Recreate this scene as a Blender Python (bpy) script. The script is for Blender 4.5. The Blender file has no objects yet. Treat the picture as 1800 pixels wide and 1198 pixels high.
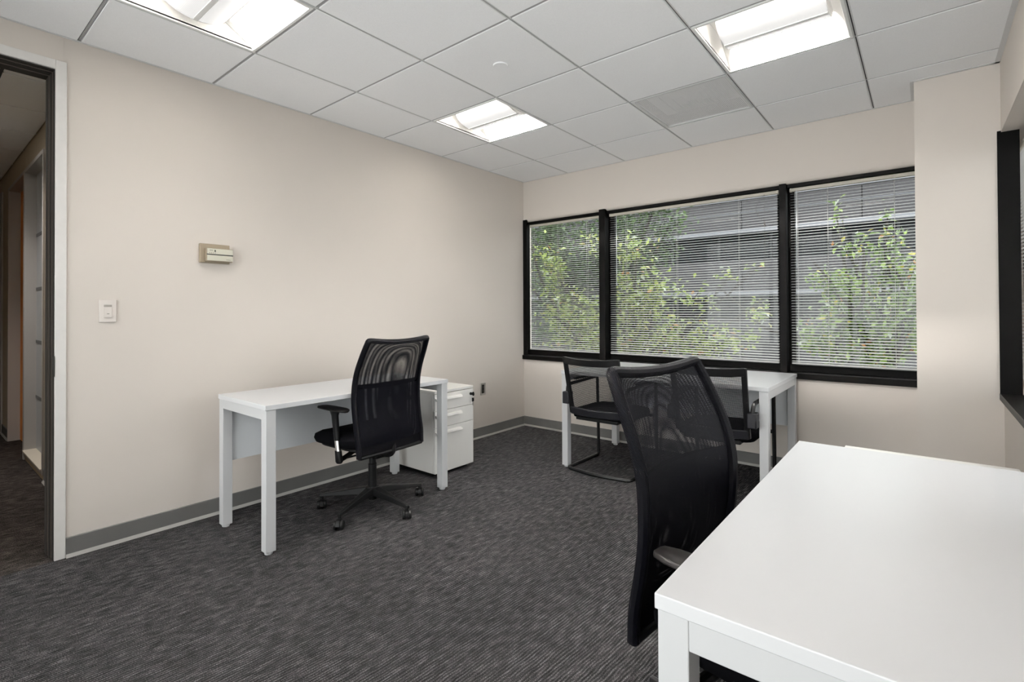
import bpy, bmesh, math, random
from mathutils import Vector, Matrix

# ------------------------------------------------------------------ camera, world, exposure
SC = bpy.context.scene
COL = SC.collection
rng = random.Random(7)
PI = math.pi

CAM = (3.24672, -4.15856, 1.19068)
YAW, PITCH, ROLL, FPX, CYP = 0.68647, 0.008563, -0.004592, 883.953, 539.003
f0 = Vector((-math.sin(YAW), math.cos(YAW), 0)); r0 = Vector((math.cos(YAW), math.sin(YAW), 0)); u0 = Vector((0, 0, 1))
fw = f0*math.cos(PITCH)+u0*math.sin(PITCH); up = u0*math.cos(PITCH)-f0*math.sin(PITCH)
rt = r0*math.cos(ROLL)+up*math.sin(ROLL); up2 = up*math.cos(ROLL)-r0*math.sin(ROLL)
cd = bpy.data.cameras.new('camera'); cam = bpy.data.objects.new('camera', cd); COL.objects.link(cam)
cam.matrix_world = Matrix(((rt.x, up2.x, -fw.x, CAM[0]), (rt.y, up2.y, -fw.y, CAM[1]), (rt.z, up2.z, -fw.z, CAM[2]), (0, 0, 0, 1)))
cd.sensor_fit = 'HORIZONTAL'; cd.sensor_width = 36.0; cd.lens = 36.0*FPX/1800.0
cd.shift_y = -(599.0-CYP)/1800.0; cd.clip_start = 0.02; cd.clip_end = 200
SC.camera = cam

world = bpy.data.worlds.new('sky'); SC.world = world; world.use_nodes = True
wb = world.node_tree.nodes['Background']
wb.inputs[0].default_value = (0.97, 0.975, 0.98, 1); wb.inputs[1].default_value = 2.6

SC.view_settings.view_transform = 'Standard'; SC.view_settings.look = 'None'
SC.view_settings.gamma = 1.0; SC.view_settings.use_curve_mapping = False
SC.view_settings.exposure = 1.08

LAMP_DOWN = 1.5    # watts of each troffer's downward light
LAMP_SIDE = 25.0      # watts of each of the two strips washing a troffer's own reflector
LENS = 0.36         # luminance of the perforated lens
HALL_LAMP = 6.5

H = 2.5406; T = 0.6096; AX = 0.5578; BY = 0.5460; W = 3.58; YF = -5.0
PX, PY = 3.2112, -0.3405          # pillar
YD = -3.638                        # outer edge of the door casing

# ------------------------------------------------------------------ materials
def mat(name, col, rough=0.5, metal=0.0, spec=0.5, bump=None, var=None, coat=0.0):
    m = bpy.data.materials.new(name); m.use_nodes = True
    nt = m.node_tree; b = nt.nodes['Principled BSDF']
    b.inputs['Base Color'].default_value = (*col, 1); b.inputs['Roughness'].default_value = rough
    b.inputs['Metallic'].default_value = metal; b.inputs['Specular IOR Level'].default_value = spec
    b.inputs['Coat Weight'].default_value = coat
    tc = None
    if bump or var:
        tc = nt.nodes.new('ShaderNodeTexCoord')
    if bump:
        sc, st = bump
        n = nt.nodes.new('ShaderNodeTexNoise'); n.inputs['Scale'].default_value = sc; n.inputs['Detail'].default_value = 3
        nt.links.new(tc.outputs['Object'], n.inputs['Vector'])
        bp = nt.nodes.new('ShaderNodeBump'); bp.inputs['Strength'].default_value = st; bp.inputs['Distance'].default_value = 0.002
        nt.links.new(n.outputs['Fac'], bp.inputs['Height']); nt.links.new(bp.outputs['Normal'], b.inputs['Normal'])
    if var:
        sc, amt = var
        n = nt.nodes.new('ShaderNodeTexNoise'); n.inputs['Scale'].default_value = sc; n.inputs['Detail'].default_value = 4
        nt.links.new(tc.outputs['Object'], n.inputs['Vector'])
        r = nt.nodes.new('ShaderNodeValToRGB')
        r.color_ramp.elements[0].position = 0.3; r.color_ramp.elements[1].position = 0.7
        r.color_ramp.elements[0].color = tuple(c*(1-amt) for c in col)+(1,)
        r.color_ramp.elements[1].color = tuple(min(1, c*(1+amt)) for c in col)+(1,)
        nt.links.new(n.outputs['Fac'], r.inputs['Fac']); nt.links.new(r.outputs['Color'], b.inputs['Base Color'])
    return m

M = {}
M['wall'] = mat('wall_paint', (0.655, 0.604, 0.556), 0.75, spec=0.25, bump=(90, 0.06), var=(0.9, 0.012))
M['hallwall'] = mat('hall_paint', (0.50, 0.43, 0.33), 0.7, spec=0.25, bump=(90, 0.06))
M['tile'] = mat('ceiling_tile_board', (0.90, 0.905, 0.92), 0.9, spec=0.1, bump=(260, 0.25), var=(180, 0.02))
M['grid'] = mat('ceiling_grid_metal', (0.66, 0.665, 0.67), 0.5)
M['tee'] = mat('ceiling_cross_tee', (0.40, 0.40, 0.405), 0.6)
M['gridgap'] = mat('ceiling_grid_gap', (0.05, 0.05, 0.052), 0.9)
M['laminate'] = mat('white_laminate', (0.60, 0.605, 0.62), 0.33, spec=0.45, var=(2.5, 0.012))
M['legmetal'] = mat('white_powder_coat', (0.53, 0.535, 0.545), 0.42)
M['cabmetal'] = mat('white_cabinet_metal', (0.76, 0.745, 0.72), 0.42)
M['plastic'] = mat('black_plastic', (0.006, 0.006, 0.0065), 0.42, spec=0.22)
M['fabric'] = mat('black_seat_fabric', (0.0035, 0.0035, 0.0045), 0.95, spec=0.05, bump=(600, 0.4))
M['blackmetal'] = mat('black_frame_paint', (0.003, 0.0028, 0.0027), 0.45, spec=0.08)
M['sledmetal'] = mat('black_tube_paint', (0.006, 0.006, 0.0065), 0.36, spec=0.3)
M['chrome'] = mat('chrome', (0.8, 0.8, 0.8), 0.16, metal=1)
M['steel'] = mat('brushed_steel', (0.55, 0.54, 0.52), 0.35, metal=1)
M['alu'] = mat('door_frame_aluminium', (0.70, 0.68, 0.66), 0.45, metal=0.0, var=(30, 0.02))
M['hallalu'] = mat('hall_frame_metal', (0.42, 0.40, 0.38), 0.45, metal=0.0)
M['gasket'] = mat('dark_gasket', (0.022, 0.018, 0.015), 0.7)
M['gasketlight'] = mat('brown_gasket_edge', (0.12, 0.10, 0.085), 0.6)
M['base'] = mat('grey_rubber_base', (0.135, 0.133, 0.128), 0.5, var=(6, 0.05))
M['basetoe'] = mat('grey_rubber_toe', (0.36, 0.35, 0.33), 0.5)
M['thermo'] = mat('tan_plastic', (0.30, 0.245, 0.175), 0.5)
M['thermoface'] = mat('pale_metal_face', (0.56, 0.54, 0.45), 0.4)
M['mark'] = mat('grey_print', (0.16, 0.155, 0.13), 0.6)
M['dark'] = mat('dark_slot', (0.02, 0.018, 0.015), 0.6)
M['switch'] = mat('white_switch_plastic', (0.68, 0.63, 0.59), 0.35)
M['reflector'] = mat('white_reflector', (0.88, 0.865, 0.84), 0.6)
M['fixture'] = mat('white_fixture_metal', (0.82, 0.82, 0.81), 0.4)
M['slat'] = mat('blind_slat_enamel', (0.53, 0.53, 0.525), 0.35)
M['headrail'] = mat('beige_headrail', (0.50, 0.47, 0.41), 0.4)
M['cord'] = mat('blind_cord', (0.62, 0.62, 0.60), 0.7)
M['wand'] = mat('clear_wand', (0.55, 0.58, 0.60), 0.15)
M['darkcord'] = mat('dark_cord', (0.09, 0.085, 0.08), 0.7)
M['orange'] = mat('orange_wood_door', (0.85, 0.29, 0.03), 0.45, var=(4, 0.12))
M['frost'] = mat('frosted_glass', (0.40, 0.42, 0.44), 0.35)
M['stucco'] = mat('grey_stucco', (0.086, 0.083, 0.088), 0.95, spec=0.1, bump=(60, 0.6), var=(55, 0.28))
M['ledge'] = mat('pale_metal_ledge', (0.24, 0.245, 0.27), 0.4)
M['darkglass'] = mat('dark_window_glass', (0.015, 0.016, 0.019), 0.25, spec=0.3)
M['mullion'] = mat('dark_mullion', (0.05, 0.05, 0.055), 0.5)
M['bark'] = mat('tree_bark', (0.05, 0.042, 0.035), 0.9, bump=(30, 0.5))
M['asphalt'] = mat('asphalt', (0.12, 0.12, 0.12), 0.95, var=(3, 0.1))
M['pad'] = mat('armrest_pad', (0.014, 0.012, 0.012), 0.36, spec=0.35)
M['bracket'] = mat('charcoal_plastic', (0.012, 0.012, 0.015), 0.42, spec=0.3)

def carpet(name, mul, tint):
    m = bpy.data.materials.new(name); m.use_nodes = True
    nt = m.node_tree; N = nt.nodes; L = nt.links; b = N['Principled BSDF']
    b.inputs['Roughness'].default_value = 1.0; b.inputs['Specular IOR Level'].default_value = 0.05
    tc = N.new('ShaderNodeTexCoord')
    mp = N.new('ShaderNodeMapping'); mp.inputs['Rotation'].default_value = (0, 0, math.radians(3.8))
    L.new(tc.outputs['Object'], mp.inputs['Vector'])
    def noise(sx, sy, detail, rough=0.5):
        v = N.new('ShaderNodeMapping'); v.inputs['Scale'].default_value = (sx, sy, 1)
        L.new(mp.outputs['Vector'], v.inputs['Vector'])
        n = N.new('ShaderNodeTexNoise'); n.inputs['Scale'].default_value = 1.0
        n.inputs['Detail'].default_value = detail; n.inputs['Roughness'].default_value = rough
        L.new(v.outputs['Vector'], n.inputs['Vector']); return n.outputs['Fac']
    def mth(op, a, c):
        n = N.new('ShaderNodeMath'); n.operation = op
        for i, q in enumerate((a, c)):
            if isinstance(q, (int, float)): n.inputs[i].default_value = q
            else: L.new(q, n.inputs[i])
        return n.outputs[0]
    rib = N.new('ShaderNodeTexWave'); rib.wave_type = 'BANDS'; rib.bands_direction = 'X'; rib.wave_profile = 'SIN'
    rib.inputs['Scale'].default_value = 27.0; rib.inputs['Distortion'].default_value = 3.0
    rib.inputs['Detail'].default_value = 1.0; rib.inputs['Detail Scale'].default_value = 0.5
    L.new(mp.outputs['Vector'], rib.inputs['Vector'])
    yarn = noise(150, 13, 2)            # broken streaks along the ribs
    tuft = noise(330, 260, 2)         # loop tufts
    patch = noise(42, 20, 2, 0.55)     # small dark dashes
    big = noise(2.2, 1.6, 2)
    s = mth('MULTIPLY', yarn, 0.75)
    s = mth('ADD', s, mth('MULTIPLY', tuft, 1.25))
    s = mth('ADD', s, mth('MULTIPLY', rib.outputs['Fac'], 0.28))
    s = mth('ADD', s, mth('MULTIPLY', patch, 0.5))
    s = mth('ADD', s, mth('MULTIPLY', big, 0.2))
    s = mth('SUBTRACT', s, 1.04)
    r = N.new('ShaderNodeValToRGB'); e = r.color_ramp.elements
    e[0].position = 0.12; e[1].position = 1.0
    def c(v, t=(1, 1, 1)): return (v*mul*tint[0]*t[0], v*mul*tint[1]*t[1], v*mul*tint[2]*t[2], 1)
    e[0].color = c(0.006); e[1].color = c(0.30)
    q = e.new(0.42); q.color = c(0.028)
    q = e.new(0.65); q.color = c(0.085, (1.05, 0.98, 1.0))
    L.new(s, r.inputs['Fac']); L.new(r.outputs['Color'], b.inputs['Base Color'])
    bp = N.new('ShaderNodeBump'); bp.inputs['Strength'].default_value = 0.5; bp.inputs['Distance'].default_value = 0.004
    L.new(mth('ADD', tuft, mth('MULTIPLY', rib.outputs['Fac'], 0.6)), bp.inputs['Height']); L.new(bp.outputs['Normal'], b.inputs['Normal'])
    return m
M['carpet'] = carpet('charcoal_carpet', 0.80, (1.0, 0.985, 1.025))
M['hallcarpet'] = carpet('hall_carpet', 0.8, (1.1, 0.95, 0.85))

def mesh_mat(name, pitch, open_u, open_v, col, rough=0.55):
    """woven net: real holes between threads, laid out in metres on the UV map"""
    m = bpy.data.materials.new(name); m.use_nodes = True
    nt = m.node_tree; N = nt.nodes; L = nt.links; b = N['Principled BSDF']
    b.inputs['Base Color'].default_value = (*col, 1); b.inputs['Roughness'].default_value = rough; b.inputs['Specular IOR Level'].default_value = 0.10
    uv = N.new('ShaderNodeUVMap'); uv.uv_map = 'UVMap'
    sp = N.new('ShaderNodeSeparateXYZ'); L.new(uv.outputs['UV'], sp.inputs[0])
    def gate(out, p, frac):
        a = N.new('ShaderNodeMath'); a.operation = 'DIVIDE'; L.new(out, a.inputs[0]); a.inputs[1].default_value = p
        f = N.new('ShaderNodeMath'); f.operation = 'FRACT'; L.new(a.outputs[0], f.inputs[0])
        g = N.new('ShaderNodeMath'); g.operation = 'LESS_THAN'; L.new(f.outputs[0], g.inputs[0]); g.inputs[1].default_value = frac
        return g.outputs[0]
    g = N.new('ShaderNodeMath'); g.operation = 'MULTIPLY'
    L.new(gate(sp.outputs['X'], pitch[0], open_u), g.inputs[0]); L.new(gate(sp.outputs['Y'], pitch[1], open_v), g.inputs[1])
    tr = N.new('ShaderNodeBsdfTransparent'); mx = N.new('ShaderNodeMixShader')
    L.new(g.outputs[0], mx.inputs[0]); L.new(b.outputs[0], mx.inputs[1]); L.new(tr.outputs[0], mx.inputs[2])
    L.new(mx.outputs[0], N['Material Output'].inputs[0])
    return m
M['net'] = mesh_mat('chair_net', (0.0036, 0.0036), 0.52, 0.57, (0.003, 0.003, 0.0055))
M['netdense'] = mesh_mat('chair_net_dense', (0.0036, 0.0036), 0.36, 0.40, (0.003, 0.003, 0.0055))
M['netguest'] = mesh_mat('guest_chair_net', (0.0042, 0.0062), 0.68, 0.50, (0.005, 0.005, 0.006))
M['perf'] = mesh_mat('perforated_sheet', (0.0095, 0.0095), 0.36, 0.36, (0.80, 0.80, 0.81), 0.5)

def knit(name):
    m = mat(name, (0.0025, 0.0025, 0.0045), 0.40, spec=0.12)
    nt = m.node_tree; b = nt.nodes['Principled BSDF']
    uv = nt.nodes.new('ShaderNodeUVMap'); uv.uv_map = 'UVMap'
    w = nt.nodes.new('ShaderNodeTexWave'); w.bands_direction = 'DIAGONAL'; w.inputs['Scale'].default_value = 130; w.inputs['Distortion'].default_value = 0.0
    nt.links.new(uv.outputs['UV'], w.inputs['Vector'])
    bp = nt.nodes.new('ShaderNodeBump'); bp.inputs['Strength'].default_value = 0.7; bp.inputs['Distance'].default_value = 0.002
    nt.links.new(w.outputs['Fac'], bp.inputs['Height']); nt.links.new(bp.outputs['Normal'], b.inputs['Normal'])
    return m
M['knit'] = knit('knitted_edge')

def glass(name, tint):
    m = bpy.data.materials.new(name); m.use_nodes = True
    nt = m.node_tree; N = nt.nodes; L = nt.links
    tr = N.new('ShaderNodeBsdfTransparent'); tr.inputs[0].default_value = (*tint, 1)
    gl = N.new('ShaderNodeBsdfGlossy'); gl.inputs['Roughness'].default_value = 0.0
    fr = N.new('ShaderNodeFresnel'); fr.inputs['IOR'].default_value = 1.35
    mx = N.new('ShaderNodeMixShader'); L.new(fr.outputs[0], mx.inputs[0]); L.new(tr.outputs[0], mx.inputs[1]); L.new(gl.outputs[0], mx.inputs[2])
    L.new(mx.outputs[0], N['Material Output'].inputs[0]); return m
M['glass'] = glass('tinted_glass', (0.80, 0.82, 0.81)); M['clear'] = glass('clear_glass', (0.96, 0.97, 0.96))

def lensmat():
    m = bpy.data.materials.new('perforated_lens_glow'); m.use_nodes = True
    nt = m.node_tree; N = nt.nodes; L = nt.links; b = N['Principled BSDF']
    b.inputs['Base Color'].default_value = (0.12, 0.12, 0.12, 1); b.inputs['Roughness'].default_value = 0.6
    uv = N.new('ShaderNodeUVMap'); uv.uv_map = 'UVMap'
    v = N.new('ShaderNodeTexVoronoi'); v.inputs['Scale'].default_value = 260; v.inputs['Randomness'].default_value = 0.0
    L.new(uv.outputs['UV'], v.inputs['Vector'])
    r = N.new('ShaderNodeMapRange'); r.inputs[1].default_value = 0.2; r.inputs[2].default_value = 0.7
    r.inputs[3].default_value = LENS*1.06; r.inputs[4].default_value = LENS*0.9
    L.new(v.outputs['Distance'], r.inputs[0])
    b.inputs['Emission Color'].default_value = (1.0, 0.985, 0.965, 1)
    L.new(r.outputs[0], b.inputs['Emission Strength']); return m
M['lens'] = lensmat()

def leafmat(name, stops, trans=0.35):
    m = bpy.data.materials.new(name); m.use_nodes = True
    nt = m.node_tree; N = nt.nodes; L = nt.links; b = N['Principled BSDF']
    g = N.new('ShaderNodeNewGeometry'); r = N.new('ShaderNodeValToRGB'); r.color_ramp.interpolation = 'CONSTANT'
    e = r.color_ramp.elements
    while len(e) > 1: e.remove(e[-1])
    e[0].position = 0; e[0].color = (*stops[0][1], 1)
    for p, c in stops[1:]:
        q = e.new(p); q.color = (*c, 1)
    L.new(g.outputs['Random Per Island'], r.inputs[0]); L.new(r.outputs[0], b.inputs['Base Color'])
    b.inputs['Roughness'].default_value = 0.28; b.inputs['Specular IOR Level'].default_value = 0.7
    t = N.new('ShaderNodeBsdfTranslucent'); L.new(r.outputs[0], t.inputs[0])
    mx = N.new('ShaderNodeMixShader'); mx.inputs[0].default_value = trans
    L.new(b.outputs[0], mx.inputs[1]); L.new(t.outputs[0], mx.inputs[2]); L.new(mx.outputs[0], N['Material Output'].inputs[0])
    return m
M['leafdark'] = leafmat('dark_green_leaves', [(0, (0.05, 0.09, 0.035)), (0.4, (0.09, 0.155, 0.055)), (0.75, (0.15, 0.24, 0.08))])
M['leafbright'] = leafmat('yellow_green_leaves', [(0, (0.22, 0.31, 0.07)), (0.3, (0.36, 0.47, 0.10)), (0.6, (0.48, 0.58, 0.15)), (0.84, (0.52, 0.50, 0.16)), (0.93, (0.60, 0.30, 0.09)), (0.96, (0.60, 0.66, 0.55))])  # palest stop paints white gloss glints as leaf colour
M['leafmid'] = leafmat('mid_green_leaves', [(0, (0.14, 0.23, 0.06)), (0.35, (0.24, 0.36, 0.09)), (0.7, (0.36, 0.50, 0.12)), (0.90, (0.60, 0.52, 0.10)), (0.94, (0.60, 0.66, 0.55)), (0.98, (0.62, 0.26, 0.06))])  # whitish stop stands in for specular sparkle on a few leaves

# ------------------------------------------------------------------ mesh helpers
class MB:
    def __init__(s): s.v = []; s.f = []; s.uv = {}
    def _add(s, vs, fs):
        o = len(s.v); s.v += [tuple(v) for v in vs]; s.f += [tuple(i+o for i in f) for f in fs]; return s
    def box(s, x0, x1, y0, y1, z0, z1):
        vs = [(x0, y0, z0), (x1, y0, z0), (x1, y1, z0), (x0, y1, z0), (x0, y0, z1), (x1, y0, z1), (x1, y1, z1), (x0, y1, z1)]
        return s._add(vs, [(3, 2, 1, 0), (4, 5, 6, 7), (0, 1, 5, 4), (1, 2, 6, 5), (2, 3, 7, 6), (3, 0, 4, 7)])
    def loft(s, rings, caps=True, closed=False):
        n = len(rings[0]); vs = [p for r in rings for p in r]; fs = []
        k = len(rings)
        for i in range(k if closed else k-1):
            a = i*n; b = ((i+1) % k)*n
            for j in range(n):
                fs.append((a+j, a+(j+1) % n, b+(j+1) % n, b+j))
        if caps and not closed:
            fs.append(tuple(reversed(range(n)))); fs.append(tuple(range((k-1)*n, k*n)))
        return s._add(vs, fs)
    def cyl(s, p0, p1, r0, r1=None, n=16):
        r1 = r0 if r1 is None else r1
        p0 = Vector(p0); p1 = Vector(p1); d = (p1-p0).normalized()
        a = d.orthogonal().normalized(); b = d.cross(a)
        return s.loft([[p+(a*math.cos(2*PI*i/n)+b*math.sin(2*PI*i/n))*r for i in range(n)] for p, r in ((p0, r0), (p1, r1))])
    def tube(s, pts, r, n=10, closed=False, flat=None):
        pts = [Vector(p) for p in pts]; k = len(pts); rings = []; a = None
        for i in range(k):
            if closed: d = (pts[(i+1) % k]-pts[i-1]).normalized()
            else: d = (pts[min(i+1, k-1)]-pts[max(i-1, 0)]).normalized()
            a = d.orthogonal().normalized() if a is None else (a-d*a.dot(d)).normalized()
            b = d.cross(a); rr = r[i] if isinstance(r, (list, tuple)) else r
            rings.append([pts[i]+(a*math.cos(2*PI*j/n)+b*math.sin(2*PI*j/n))*rr for j in range(n)])
        return s.loft(rings, closed=closed)
    def prism(s, poly, axis, a0, a1):
        def P(q, t):
            return (t, q[0], q[1]) if axis == 'x' else (q[0], t, q[1]) if axis == 'y' else (q[0], q[1], t)
        return s.loft([[P(q, a0) for q in poly], [P(q, a1) for q in poly]])
    def build(s, name, m, parent=None, bevel=0, seg=2, angle=35, uv=None, kind=None):
        me = bpy.data.meshes.new(name); me.from_pydata(s.v, [], s.f)
        bm = bmesh.new(); bm.from_mesh(me); bmesh.ops.recalc_face_normals(bm, faces=bm.faces)
        if uv:
            lay = bm.loops.layers.uv.new('UVMap')
            for f in bm.faces:
                for l in f.loops: l[lay].uv = uv(l.vert.index, l.vert.co, f)
        bm.to_mesh(me); bm.free()
        for p in me.polygons: p.use_smooth = True
        me.set_sharp_from_angle(angle=math.radians(angle))
        me.materials.append(m if not isinstance(m, str) else M[m])
        o = bpy.data.objects.new(name, me); COL.objects.link(o)
        if parent: o.parent = parent
        if bevel:
            b = o.modifiers.new('bevel', 'BEVEL'); b.width = bevel; b.segments = seg; b.limit_method = 'ANGLE'; b.angle_limit = math.radians(40)
            b.harden_normals = False
        if kind: o['kind'] = kind
        return o

def bx(x0, x1, y0, y1, z0, z1): return MB().box(x0, x1, y0, y1, z0, z1)
def thing(name, label, cat, loc=(0, 0, 0), rz=0.0, group=None):
    o = bpy.data.objects.new(name, None); COL.objects.link(o); o.empty_display_size = 0.1
    o.location = loc; o.rotation_euler = (0, 0, rz); o['label'] = label; o['category'] = cat
    if group: o['group'] = group
    return o
def struct(name, mb, m, parent=None, bevel=0, label=None):
    o = mb.build(name, m, parent, bevel)
    if parent is None: o['kind'] = 'structure'
    if label: o['label'] = label
    return o
def sempty(name):
    o = bpy.data.objects.new(name, None); COL.objects.link(o); o['kind'] = 'structure'; return o
def link_copy(o, parent, loc=None):
    c = o.copy(); COL.objects.link(c); c.parent = parent
    if loc is not None: c.location = loc
    return c
def dup(root, label, loc, rz):
    r = root.copy(); COL.objects.link(r); r.location = loc; r.rotation_euler = (0, 0, rz); r['label'] = label
    for ch in list(root.children):
        c = ch.copy(); COL.objects.link(c); c.parent = r
        for g in list(ch.children):
            d = g.copy(); COL.objects.link(d); d.parent = c
    return r
def smooth(pts, k=4):
    """Catmull-Rom through the points"""
    P = [Vector(p) for p in pts]; out = []
    for i in range(len(P)-1):
        p0 = P[max(i-1, 0)]; p1 = P[i]; p2 = P[i+1]; p3 = P[min(i+2, len(P)-1)]
        for j in range(k):
            t = j/k
            out.append(0.5*((2*p1)+(p2-p0)*t+(2*p0-5*p1+4*p2-p3)*t*t+(3*p1-p0-3*p2+p3)*t**3))
    out.append(P[-1]); return out
def corner_path(pts, r, n=5):
    """polyline with rounded corners"""
    P = [Vector(p) for p in pts]; out = [P[0]]
    for i in range(1, len(P)-1):
        a = (P[i-1]-P[i]).normalized(); b = (P[i+1]-P[i]).normalized()
        q0 = P[i]+a*r; q1 = P[i]+b*r
        for j in range(n+1):
            t = j/n; out.append(q0*(1-t)**2+P[i]*2*t*(1-t)+q1*t*t)
    out.append(P[-1]); return out
def rrect(w, d, r, n=5):
    pts = []
    for cx, cy, a0 in ((w/2-r, d/2-r, 0), (-w/2+r, d/2-r, PI/2), (-w/2+r, -d/2+r, PI), (w/2-r, -d/2+r, 3*PI/2)):
        for i in range(n+1):
            a = a0+PI/2*i/n; pts.append((cx+r*math.cos(a), cy+r*math.sin(a)))
    return pts

# ------------------------------------------------------------------ room shell
struct('floor', bx(0, W+0.3, YF, 0.0, -0.05, 0.0), 'carpet')
struct('floor', bx(-9.0, 0.0, YF-0.4, -3.40, -0.05, 0.0), 'hallcarpet')

# left wall with the doorway at its near end (two wall pieces and the lintel are one wall)
DW0, DW1 = -4.66, YD-0.012                     # wall opening
mb = MB().box(-0.12, 0, DW1, 0.0, 0, H+0.22).box(-0.12, 0, YF, DW0+0.012, 0, H+0.22).box(-0.12, 0, DW0-0.02, DW1+.001, 2.41, H+0.22)
struct('wall_left', mb, 'wall')
FX0, FX1 = 0.10, 3.48                          # unseen window added behind the camera to bring in daylight
struct('wall_front', MB().box(-0.12, FX0, YF-0.12, YF, 0, H+0.22).box(FX1, W+0.25, YF-0.12, YF, 0, H+0.22).box(FX0, FX1, YF-0.12, YF, 0, 0.06).box(FX0, FX1, YF-0.12, YF, 2.46, H+0.22), 'wall')
w4 = sempty('added_window')
for x in (FX0, (2*FX0+FX1)/3-.025, (FX0+2*FX1)/3-.025, FX1-.05):
    bx(x, x+.05, YF-.09, YF-.03, 0.06, 2.46).build('mullion', 'blackmetal', w4)
for z in (0.06, 2.41):
    bx(FX0, FX1, YF-.09, YF-.03, z, z+.05).build('frame_rail', 'blackmetal', w4)
bx(FX0+.01, FX1-.01, YF-.062, YF-.058, .11, 2.41).build('pane', 'clear', w4)

# window wall: solid below the sill, header with a rounded lower edge above
SB, WT = 0.690, 2.122                          # underside of sill, top of opening
mb = MB().box(-0.15, W+0.25, 0.0, 0.2, -0.05, SB+0.004).box(-0.15, -0.05, 0.0, 0.2, SB, H+0.22).box(PX+0.06, W+0.25, 0.0, 0.2, SB, H+0.22)
rr = 0.034
prof = [(0.2, WT), (rr, WT)]+[(rr-rr*math.sin(a), WT+rr-rr*math.cos(a)) for a in [PI/2*i/6 for i in range(1, 7)]]+[(0, H+0.22), (0.2, H+0.22)]
mb.prism(prof, 'x', -0.15, W+0.25)
struct('wall_back', mb, 'wall')
struct('wall_pillar', bx(PX, W+0.002, PY, 0.0, -0.02, H+0.22), 'wall')

# right wall with its long window opening
RB, RT, RY = 0.694, 2.155, -2.60
mb = MB().box(W, W+0.22, YF, 0.0, -0.02, RB+0.003).box(W, W+0.22, YF, 0.0, RT, H+0.22).box(W, W+0.22, YF, RY, RB, RT).box(W, W+0.22, -0.06, 0.0, RB, RT)
struct('wall_right', mb, 'wall')

# hallway beyond the door: side wall with a glazed opening and two doors
HY = -3.5
mb = MB()
for x0, x1, z0, z1 in ((-1.60, -0.12, 0, H+.22), (-2.40, -1.60, 2.345, H+.22), (-2.40, -1.60, 0, 0.05), (-3.36, -2.46, 2.345, H+.22),
                       (-3.86, -3.36, 0, H+.22), (-4.80, -3.86, 2.39, H+.22), (-9.0, -4.80, 0, H+.22), (-2.452, -2.408, 0, H+.22)):
    mb.box(x0, x1, HY, HY+0.12, z0, z1)
struct('wall_hallway', mb, 'hallwall')
struct('wall_hallway', bx(-9.0, -0.12, YF-0.12, YF, 0, H+.22), 'hallwall')
struct('wall_hallway', bx(-9.1, -9.0, YF-0.12, HY+0.12, 0, H+.22), 'hallwall')

# ------------------------------------------------------------------ ceilings
ceil = struct('ceiling', bx(0, W+0.2, YF, 0.0, H+0.20, H+0.23), 'gridgap')
xs = [0.0]+[AX+i*T for i in range(5)]+[W]
ys = [0.0]+[-(BY+i*T) for i in range(8)]+[YF]
LIGHTS = [(1, 5), (1, 2), (4, 2), (4, 5)]      # (column, row) cells holding troffers
VENT = (3, 1)
tile_cache = {}
def tile(x0, x1, y0, y1, parent, m='tile', cutout=None):
    w, d = round(x1-x0, 4), round(y1-y0, 4)
    if cutout is None and (w, d) in tile_cache:
        return link_copy(tile_cache[(w, d)], parent, (x0, y0, 0))
    g = 0.008
    o = bx(g, w-g, g, d-g, H, H+0.016).build('ceiling_tile', m, parent, bevel=0.0015, seg=1)
    o.location = (x0, y0, 0); tile_cache[(w, d)] = o; return o
for i in range(len(xs)-1):
    for j in range(len(ys)-1):
        if (i, j) in LIGHTS or (i, j) == VENT: continue
        x0, x1, y1, y0 = xs[i], xs[i+1], ys[j], ys[j+1]
        if i == 5 and j == 0:                  # corner tile is notched round the pillar
            MB().prism([(x0+.008, y0+.008), (x1-.008, y0+.008), (x1-.008, PY-.004), (PX-.004, PY-.004), (PX-.004, y1), (x0+.008, y1)], 'z', H, H+.016).build('ceiling_tile', 'tile', ceil)
            continue
        tile(x0, x1, y0, y1, ceil)
for x in xs[1:-1]:                             # main runners: two white flanges with a dark slot between
    MB().box(x-0.0078, x-0.0028, YF, 0, H+0.001, H+0.012).box(x+0.0028, x+0.0078, YF, 0, H+0.001, H+0.012).build('grid_runner', 'grid', ceil)
    bx(x-0.0028, x+0.0028, YF, 0, H+0.006, H+0.011).build('grid_slot', 'gridgap', ceil)
for y in ys[1:-1]:
    bx(0, W, y-0.0052, y+0.0052, H+0.0035, H+0.010).build('grid_cross_tee', 'tee', ceil)
# wall angle round the edge
struct('trim_1', bx(0, 0.016, YF, 0, H-0.002, H+0.0), 'grid')
struct('trim_2', bx(0, PX, -0.016, 0, H-0.002, H+0.0), 'grid')
struct('trim_3', bx(W-0.022, W, YF, PY, H-0.003, H+0.0), 'grid')
struct('trim_4', MB().box(PX-0.018, W, PY-0.022, PY, H-0.003, H).box(PX-0.018, PX, PY, 0, H-0.003, H), 'grid')

hceil = struct('ceiling', bx(-9.0, 0.0, YF, HY+0.1, H+0.20, H+0.23), 'gridgap')
hy = [HY, HY-0.30, HY-0.30-T, HY-0.30-2*T]
for i in range(14):
    for j in range(3):
        if i == 2 and j == 1: continue
        x1 = -0.12-i*T; tile(x1-T, x1, hy[j+1], hy[j], hceil)
for y in hy[1:3]:
    bx(-9, -0.12, y-0.012, y+0.012, H+0.002, H+0.010).build('grid_runner', 'gridgap', hceil)
for i in range(1, 14):
    bx(-0.12-i*T-0.005, -0.12-i*T+0.005, YF, HY, H+0.0035, H+0.010).build('grid_cross_tee', 'grid', hceil)

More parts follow.
